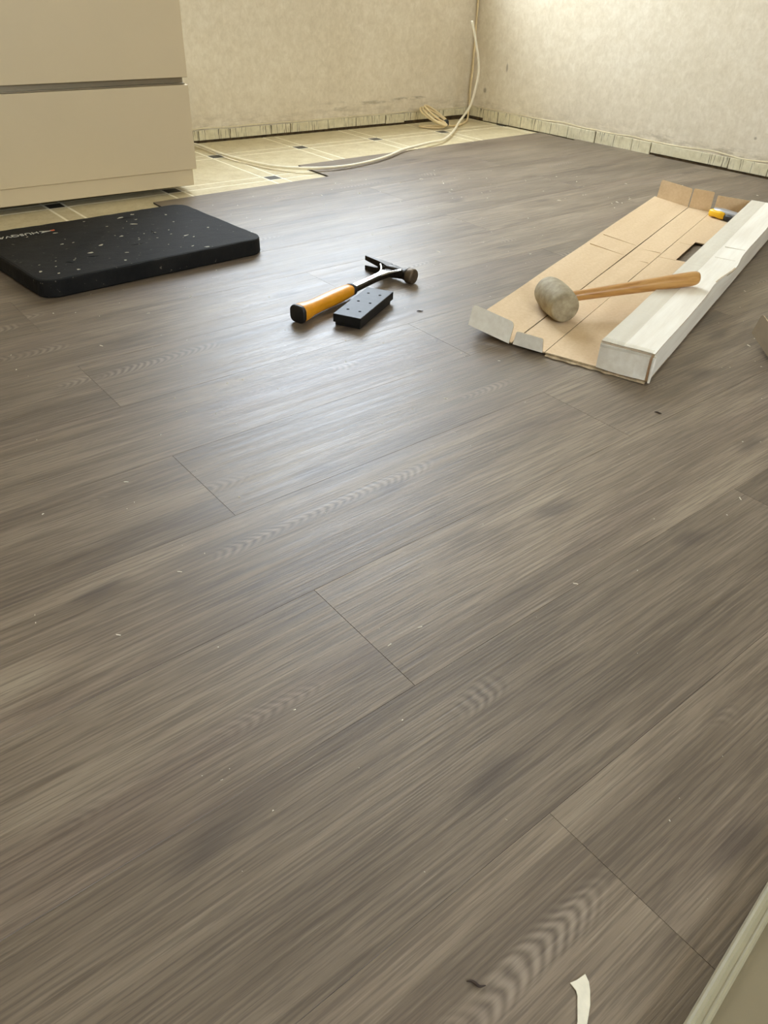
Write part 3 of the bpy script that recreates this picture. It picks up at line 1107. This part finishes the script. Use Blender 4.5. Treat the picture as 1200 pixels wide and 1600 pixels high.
def carton(loc, ang, label, detail):
    o = empty('carton', loc, ang)
    tag(o, label, 'carton', 'opened plank cartons on the laminate')
    zb = 0.0060
    L = CLEN
    B0, B1, A1 = 0.195, 0.262, 0.360
    zt = 0.056

    def sag(a, b):
        return Vector((0, 0, 0.0012 * mnoise.noise(Vector((a * 5, b * 2, ang)))))

    # floor panel with the hand slot cut out: four strips around it
    hu0, hu1, hv0, hv1 = 0.709, 0.892, 0.112, 0.152
    bm = bmesh.new()
    us = [0.0, hu0, hu1, L]
    vs = [0.0, hv0, hv1, B0]
    for s, mi in ((1, 0), (-1, 1)):
        gv = {(i, j): bm.verts.new((us[i], vs[j], zb + s * CT / 2)) for i in range(4) for j in range(4)}
        for i in range(3):
            for j in range(3):
                if (i, j) == (1, 1):
                    continue
                f = bm.faces.new((gv[i, j], gv[i + 1, j], gv[i + 1, j + 1], gv[i, j + 1]))
                f.material_index = mi
        if s == 1:
            tv = gv
        else:
            bv = gv
    for loop in ([(0, 0), (1, 0), (2, 0), (3, 0), (3, 1), (3, 2), (3, 3), (2, 3), (1, 3), (0, 3), (0, 2), (0, 1)], [(1, 1), (2, 1), (2, 2), (1, 2)]):
        for a, b in zip(loop, loop[1:] + loop[:1]):
            f = bm.faces.new((tv[a], tv[b], bv[b], bv[a]))
            f.material_index = 2
    bm_obj('floor_panel', bm, None, o, False, [M['kraft'], M['white'], M['torn']])
    # closed side wall and half lid folded over it
    def dent(a, b):
        w = 0.007 * math.exp(-((a - 0.47) / 0.05) ** 2) - 0.005 * math.exp(-((a - 0.36) / 0.05) ** 2)
        return Vector((0, -w * b - 0.0012 * mnoise.noise(Vector((a * 9, 2.0, 0))) * b, 0.0))
    panel('side_wall', (0, CT / 2, zb), (0, CT / 2, zt), (L, CT / 2, zt), (L, CT / 2, zb), o, True, (4, 40),
          lambda a, b: dent(b, a), label='shaded white outer side')

    def lidbul(a, b):
        w = 0.007 * math.exp(-((a - 0.47) / 0.05) ** 2) - 0.005 * math.exp(-((a - 0.36) / 0.05) ** 2)
        return Vector((0, -(w + 0.0012 * mnoise.noise(Vector((a * 9, 2.0, 0)))) * (1 - b), 0.0016 * mnoise.noise(Vector((a * 11, b * 2, 3.0))) - 0.003 * math.exp(-((a - 0.42) / 0.06) ** 2) * (1 - b)))
    panel('lid', (0, 0, zt), (L, 0, zt), (L, 0.095, zt), (0, 0.095, zt), o, False, (60, 6), lidbul, label='white half lid folded over')
    # the side wall and half lid that are laid open
    panel('open_side_panel', (0.0, B0 + 0.0015, zb), (L, B0 + 0.0015, zb), (L, B1 - 0.001, zb + 0.002), (0, B1 - 0.001, zb + 0.002), o, True, (24, 2), sag)
    panel('open_lid', (-0.004, B1 + 0.001, zb + 0.003), (L, B1 + 0.001, zb + 0.003), (L + 0.012, A1 + 0.012, zb + 0.014), (0.012, A1, zb + 0.016), o, True, (30, 4),
          lambda a, b: Vector((0, 0, 0.002 * b * mnoise.noise(Vector((a * 6, 1.5, ang))))))
    # end flaps at the near end
    flap('end_flap', (-0.005, A1 - 0.004, zb + 0.0155), (-0.008, B1 + 0.004, zb + 0.002), 0.040, math.radians(22 if detail else 12), o, (1, 0, 0), 0.0, 0.008, both=not detail, label='white outer face of the open lid flap' if detail else 'card flap standing up, shade painted into its colour')
    flap('end_flap', (-0.003, B1 - 0.002, zb + 0.001), (-0.003, B0 + 0.004, zb), 0.026, math.radians(6), o, (1, 0, 0), 0.003, 0.004)
    if detail:
        panel('end_panel', (0.0, 0.006, zb + 0.0005), (0.0, 0.096, zb + 0.0005), (0.0, 0.096, zt - 0.0025), (0.0, 0.006, zt - 0.0025), o, True, (4, 3),
              lambda a, b: Vector((-0.004 * math.sin(math.pi * a) * (1 - b), 0, 0)), label='closed white end of the carton')
        # tucked corner tab, a rolled sheet beside the end panel
        bm = bmesh.new()
        rr = []
        for z in (zb - 0.002, zb + 0.02, zt - 0.004):
            w = 0.0042 if z > zb + 0.01 else 0.0028
            ring = []
            for k in range(9):
                t = math.radians(-200 + 220 * k / 8)
                ring.append((0.003 + w * math.cos(t) - 0.004, -0.0005 + w * math.sin(t), z))
            ring += [(p[0] * 0.6 + (-0.001) * 0.4, p[1] * 0.6 - 0.0005 * 0.4, p[2]) for p in reversed(ring)]
            rr.append(ring)
        loft(bm, rr)
        ct = bm_obj('corner_tab', bm, M['white'], o, False)
        ct['label'] = 'rolled corner tab'
        # torn strip hanging under the near edge
        verts, faces = [], []
        N = 36
        for i in range(N + 1):
            v = 0.004 + (B0 - 0.006) * i / N
            dx = -0.006 - 0.004 * mnoise.noise(Vector((v * 60, 7.0, 0)))
            for (x, z) in ((0.02, zb - CT / 2 - 0.0002), (dx, zb - CT / 2 - 0.0016), (dx, zb - CT / 2 - 0.0034), (0.02, zb - CT / 2 - 0.0022)):
                verts.append((x, v, z))
        for i in range(N):
            for e in range(4):
                a = i * 4 + e
                b = i * 4 + (e + 1) % 4
                faces.append((a, b, b + 4, a + 4))
        ts = mesh_obj('torn_edge', verts, faces, M['torn'], o)
        ts['label'] = 'ragged torn edge under the carton'
        # far end flaps, inner brown side towards the room
        flap('end_flap', (L + 0.010, A1 + 0.004, zb + 0.012), (L - 0.002, B1 + 0.003, zb + 0.003), 0.052, math.radians(-14), o, (-1, 0, 0), 0.0, 0.006)
        flap('end_flap', (L - 0.002, B1 - 0.001, zb + 0.002), (L - 0.002, B0 + 0.004, zb + 0.001), 0.055, math.radians(-6), o, (-1, 0, 0), 0.001, 0.004)
        flap('end_flap', (L - 0.002, B0 - 0.006, zb), (L - 0.002, 0.098, zb), 0.049, math.radians(-4), o, (-1, 0, 0), 0.0, 0.003)
        panel('end_panel', (L, 0.006, zb), (L, 0.092, zb), (L, 0.092, zt - 0.003), (L, 0.006, zt - 0.003), o, True)
        # packing tape over the lid edge
        verts, faces = [], []
        N = 90
        for i in range(N + 1):
            u = 0.001 + (L - 0.002) * i / N
            for j in range(5):
                v = 0.056 + 0.0395 * j / 4
                b = v / 0.095
                z = zt + CT / 2 + 0.0005 + lidbul(u / L, b).z + 0.0006 * abs(mnoise.noise(Vector((u * 60, v * 90, 0))))
                verts.append((u, v, z))
        for i in range(N):
            for j in range(4):
                a = i * 5 + j
                faces.append((a, a + 5, a + 6, a + 1))
        tp = mesh_obj('packing_tape', verts, faces, M['tape'], o, True)
        tp['label'] = 'clear shiny packing tape along the lid'
        tf = mesh_obj('packing_tape', [(-0.0022, 0.004, zt - 0.006), (-0.0022, 0.096, zt - 0.010), (0.0, 0.096, zt + 0.0022), (0.0, 0.004, zt + 0.0022), (0.016, 0.096, zt + 0.0024), (0.013, 0.004, zt + 0.0024)],
                      [(0, 1, 2, 3), (3, 2, 4, 5)], M['tape'], o)
        # pressed creases and slot cuts
        e = 0.0006
        for (u0, v0, u1, v1, z) in ((0.709, 0.152, 0.704, B0, zb), (0.885, 0.150, 0.86, 0.185, zb)):
            box('slot_cut', (min(u0, u1), v0, z + CT / 2 - 0.0002), (min(u0, u1) + 0.0022, v1, z + CT / 2 + 0.0003), M['crease'], o)
        for u in (0.650, 0.748):
            vv = []
            for v, dz in ((B1 + 0.004, 0.0034), (A1 - 0.004, 0.0150)):
                for du in (0.0, 0.0011):
                    vv.append((u + du, v, zb + dz + CT / 2 + 0.0002))
            mesh_obj('crease', vv + [(p[0], p[1], p[2] - 0.002) for p in vv], [(0, 1, 3, 2), (4, 6, 7, 5), (0, 4, 5, 1), (2, 3, 7, 6), (0, 2, 6, 4), (1, 5, 7, 3)], M['crease'], o)
            box('crease', (u - 0.012, B0 + 0.004, zb + CT / 2), (u - 0.0108, B1 - 0.004, zb + CT / 2 + 0.0012), M['crease'], o)
            box('crease', (u - 0.03, 0.004, zt + CT / 2 - 0.001), (u - 0.0288, 0.05, zt + CT / 2 + 0.0006), M['fold'], o)
    return o


CA = math.radians(18.2)
CO = Vector((1.145, 0.650))
carton((CO.x, CO.y, 0.0), CA, 'opened carton with white half lid and brown inside under the mallet', True)


def cw(u, v, z=0.0):
    return Vector((CO.x + u * math.cos(CA) - v * math.sin(CA), CO.y + u * math.sin(CA) + v * math.cos(CA), z))


v2 = Vector((0.58, 0.8146))
o2 = Vector((1.472, 0.640)) - v2 * 0.358
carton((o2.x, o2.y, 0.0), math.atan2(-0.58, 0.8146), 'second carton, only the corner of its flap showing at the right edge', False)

# ------------------------------------------------------------------ rubber mallet
mal_dir = Vector((1.508 - 1.236, 0.805 - 0.948, 0.0))
m_ang = math.atan2(mal_dir.y, mal_dir.x)
mal = empty('rubber_mallet', (1.236, 0.948, 0.0085), m_ang)
tag(mal, 'rubber mallet with a wooden handle resting across the opened carton', 'mallet')
HZ = 0.0335
bm = bmesh.new()
rings = []
for y, r in ((-0.0520, 0.0235), (-0.0515, 0.0272), (-0.0490, 0.0290), (-0.040, 0.0312), (-0.020, 0.0328), (0.0, 0.0334), (0.020, 0.0328), (0.040, 0.0310), (0.0475, 0.0290), (0.0510, 0.0255), (0.0515, 0.020)):
    ring = []
    for k in range(36):
        a = 2 * math.pi * k / 36
        w = 1 + 0.025 * mnoise.noise(Vector((math.cos(a) * 1.5, math.sin(a) * 1.5, y * 40)))
        ring.append((r * w * math.cos(a), y, HZ + r * w * math.sin(a)))
    rings.append(ring)
loft(bm, rings)
bm_obj('head', bm, M['rubber'], mal, True)
hlen = mal_dir.length
path = []
end_z = 0.0655
prof = [(0.015, 0.0098), (0.034, 0.0104), (0.07, 0.0108), (0.12, 0.0116), (0.17, 0.0126), (0.22, 0.0138), (0.26, 0.0146), (0.290, 0.0148), (0.301, 0.0142), (0.306, 0.0122), (0.308, 0.008)]
bm = bmesh.new()
rings = []
for x, r in prof:
    z = HZ + (end_z - HZ) * x / 0.30
    rings.append(superring(x, 0, z, r * 0.94, r, 24, 2.1))
loft(bm, rings)
bm_obj('handle', bm, M['handle'], mal, True)

# ------------------------------------------------------------------ utility knife in the far end of the carton
k0 = cw(1.185, 0.184)
k1 = cw(1.135, 0.060)
kd = k1 - k0
kn = empty('utility_knife', (k0.x, k0.y, 0.0078), math.atan2(kd.y, kd.x))
tag(kn, 'yellow and grey utility knife lying in the far end of the carton', 'knife')
bm = bmesh.new()
loft(bm, [superring(x, 0.004, 0.013, a, b, 20, 3.0) for x, a, b in ((0.0, 0.006, 0.006), (0.004, 0.011, 0.011), (0.03, 0.0145, 0.0135), (0.08, 0.014, 0.0125), (0.115, 0.011, 0.010), (0.12, 0.008, 0.007))])
bm_obj('body', bm, M['knife_grey'], kn, True)
bm = bmesh.new()
loft(bm, [superring(x, -0.0085, 0.0115, a, b, 16, 3.2) for x, a, b in ((-0.003, 0.004, 0.007), (0.002, 0.0085, 0.0105), (0.02, 0.0080, 0.0085), (0.034, 0.0075, 0.0105), (0.046, 0.0070, 0.0090), (0.049, 0.004, 0.006))])
bm_obj('grip', bm, M['knife_yellow'], kn, True)
bm = bmesh.new()
loft(bm, [superring(x, -0.0085, 0.009, a, b, 16, 3.2) for x, a, b in ((0.0485, 0.006, 0.0075), (0.06, 0.0078, 0.0085), (0.10, 0.007, 0.008), (0.105, 0.004, 0.005))])
bm_obj('rubber_insert', bm, M['rubberblack'], kn, True)

# ------------------------------------------------------------------ cables
R1 = 0.0048
pts = [(1.22, 2.845, R1), (1.33, 2.842, R1), (1.392, 2.80, R1), (1.398, 2.70, R1), (1.396, 2.612, R1), (1.420, 2.470, R1), (1.458, 2.350, R1 + 0.001), (1.522, 2.266, R1 + 0.005),
       (1.610, 2.236, R1 + 0.004), (1.715, 2.238, R1 + 0.003), (1.860, 2.275, R1 + 0.003), (1.995, 2.337, R1 + 0.004), (2.085, 2.363, R1 + 0.004), (2.170, 2.388, R1 + 0.003), (2.262, 2.412, R1 + 0.001),
       (2.370, 2.482, R1 + 0.001), (2.480, 2.570, 0.006), (2.545, 2.618, 0.018), (2.580, 2.595, 0.081), (2.594, 2.583, 0.165), (2.597, 2.581, 0.212), (2.592, 2.586, 0.257),
       (2.582, 2.594, 0.302), (2.572, 2.602, 0.346), (2.562, 2.610, 0.384)]
white_cable = tube('cable', catmull(pts, 7), R1, M['cable'], None, 10)
tag(white_cable, 'white cable crossing the floor and rising free in the corner', 'cable')

coil = empty('coiled_cable', (2.43, 2.66, -0.005))
tag(coil, 'yellowed cable wound in a coil on the tiles in the corner', 'cable')
R2 = 0.0042
a_ = Vector((0.779, -0.627, 0.0))
away = Vector((0.626, 0.779, 0.0))
up_ = Vector((0, 0, 1))
bm = bmesh.new()
path = []
tie = Vector((0.062, -0.022, 0.016))
# (radius along the lean, radius across it, lean angle): every loop passes through the tie
loops = [(0.060, 0.052, 0.50), (0.054, 0.043, 0.45), (0.063, 0.056, 0.40), (0.057, 0.036, 0.54), (0.047, 0.046, 0.33)]
for q, (ra, rb, lean) in enumerate(loops):
    va = a_ * math.cos(lean) - up_ * math.sin(lean)
    vb = away * 0.9 + up_ * 0.2
    for k in range(28):
        t = 2 * math.pi * k / 28
        pos = tie + va * (ra * (math.cos(t) - 1)) - vb * (rb * math.sin(t)) + away * (0.004 * (q - 2)) + up_ * (0.002 * q)
        pos.z = max(pos.z, R2 + 0.0008)
        path.append(pos)
# last loop lies flat on the floor in front
for k in range(29):
    t = 2 * math.pi * k / 28
    pos = tie + a_ * (0.058 * (math.cos(t) - 1)) - away * (0.030 * math.sin(t) * (1.0 if math.sin(t) > 0 else 0.5) + 0.006)
    pos.z = R2 + 0.001 + 0.012 * max(0, math.cos(t)) ** 4
    path.append(pos)
tube_bm(bm, catmull(path, 2), R2, 8)
bm_obj('loops', bm, M['cable_old'], coil, True)
tail = [(0.062, -0.022, 0.012), (0.10, -0.02, R2 + 0.001), (0.15, -0.012, R2 + 0.001), (0.235, 0.035, R2 + 0.003), (0.298, 0.092, 0.022), (0.310, 0.102, 0.06), (0.308, 0.103, 0.12), (0.314, 0.105, 0.19), (0.316, 0.108, 0.27), (0.318, 0.112, 0.40), (0.318, 0.113, 0.70)]
tl = tube('tail', catmull(tail, 6), R2, M['cable_old'], coil, 8)
tl['label'] = 'tail running up the corner of the room'
bm = bmesh.new()
tube_bm(bm, [tie + Vector((-0.004, 0.0, 0.004)) + (Vector((0.3, 0.1, 1)).normalized()) * (0.0) + a_ * s for s in (-0.012, -0.006, 0.0, 0.006, 0.011)], lambda t: 0.008 + 0.007 * math.sin(math.pi * t), 10)
tt = bm_obj('tie', bm, M['tie'], coil, True)
tt['label'] = 'black tape binding the coil'

# ------------------------------------------------------------------ pale board at the lower right
bo = empty('painted_board', (0.309, 0.0275, 0.0), math.atan2(0.016, 0.138))
tag(bo, 'pale painted board with a raised lip at the lower right corner', 'board')
box('body', (-0.10, -0.22, 0.0), (0.75, -0.002, 0.0150), M['board'], bo, 0.002, 2)
bm = bmesh.new()
sec = [(0.0, 0.001), (0.0, 0.0170), (-0.0012, 0.0192), (-0.0030, 0.0200), (-0.0048, 0.0190), (-0.0056, 0.0176), (-0.0085, 0.0172), (-0.0100, 0.0186), (-0.0118, 0.0186), (-0.0130, 0.0152), (-0.0130, 0.0146), (-0.004, 0.001)]
loft(bm, [[(x, y, z) for y, z in sec] for x in (-0.10, 0.75)])
bm_obj('lip', bm, M['lip'], bo)

# ------------------------------------------------------------------ scraps and crumbs
sp = [(0.277, 0.0955), (0.282, 0.0938), (0.2905, 0.0925), (0.2885, 0.0875), (0.2845, 0.0832), (0.277, 0.0770), (0.262, 0.0685), (0.255, 0.0655), (0.250, 0.0695), (0.262, 0.0760), (0.2685, 0.0815), (0.2745, 0.0865), (0.2765, 0.0895)]
cx, cy = 0.275, 0.083
o = prism('paper_scrap', [(x - cx, y - cy) for x, y in sp], 0.0, 0.0008, M['scrap'])
o.location = (cx, cy, 0.0004)
tag(o, 'torn strip of cream paper on the planks at the bottom edge', 'paper scrap')


def splinter(loc, rz, L, label):
    path = catmull([(-L / 2, 0, 0.0010), (-L / 5, L * 0.08, 0.0014), (L / 5, -L * 0.02, 0.0013), (L / 2, L * 0.14, 0.0010)], 5)
    o = tube('splinter', path, lambda t: 0.0003 + 0.0009 * math.sin(math.pi * t), M['twig'], None, 6)
    o.location = (loc[0], loc[1], 0.0)
    o.rotation_euler = (0, 0, rz)
    tag(o, label, 'splinter', 'loose dark wood splinters on the laminate')
    return o


splinter((1.071, 0.5755), 1.9, 0.012, 'dark wood splinter on the laminate right of the plank end joint')
splinter((1.032, 1.131), -0.6, 0.014, 'dark wood splinter on the laminate beside the tapping block')
splinter((0.222, 0.137), -1.0, 0.014, 'curled dark splinter at the bottom edge left of the paper scrap')

# crumbs nobody could count
random.seed(21)
bm = bmesh.new()
for q in range(420):
    while True:
        x, y = random.uniform(0.05, 2.7), random.uniform(0.06, 2.1)
        lu = (x - CO.x) * math.cos(CA) + (y - CO.y) * math.sin(CA)
        lv = -(x - CO.x) * math.sin(CA) + (y - CO.y) * math.cos(CA)
        on_pad = 0.38 < x < 0.98 and 1.59 < y < 2.01
        on_box = -0.03 < lu < 1.30 and -0.02 < lv < 0.41
        if 0.25 < math.hypot(x, y) < 2.9 and not on_pad and not on_box:
            break
    s = random.choice((0.0007, 0.0009, 0.0012, 0.0018)) * (0.38 + 0.32 * math.hypot(x, y))
    a = random.uniform(0, math.pi)
    l = s * random.choice((1, 1, 1.6, 3.0))
    c, n_ = math.cos(a), math.sin(a)
    vs = [bm.verts.new((x + dx * l * c - dy * s * n_, y + dx * l * n_ + dy * s * c, 0.0003 + dz * s)) for dx, dy, dz in ((-1, -0.5, 0), (1, -0.6, 0), (0.6, 0.7, 0), (-0.8, 0.5, 0), (0.1, 0.0, 0.8))]
    bm.faces.new(vs[:4])
    for i in range(4):
        bm.faces.new((vs[i], vs[(i + 1) % 4], vs[4]))
cr = bm_obj('sawdust_crumbs', bm, M['chip'])
tag(cr, 'tiny pale sawdust crumbs scattered over the laminate', 'crumbs', None, 'stuff')
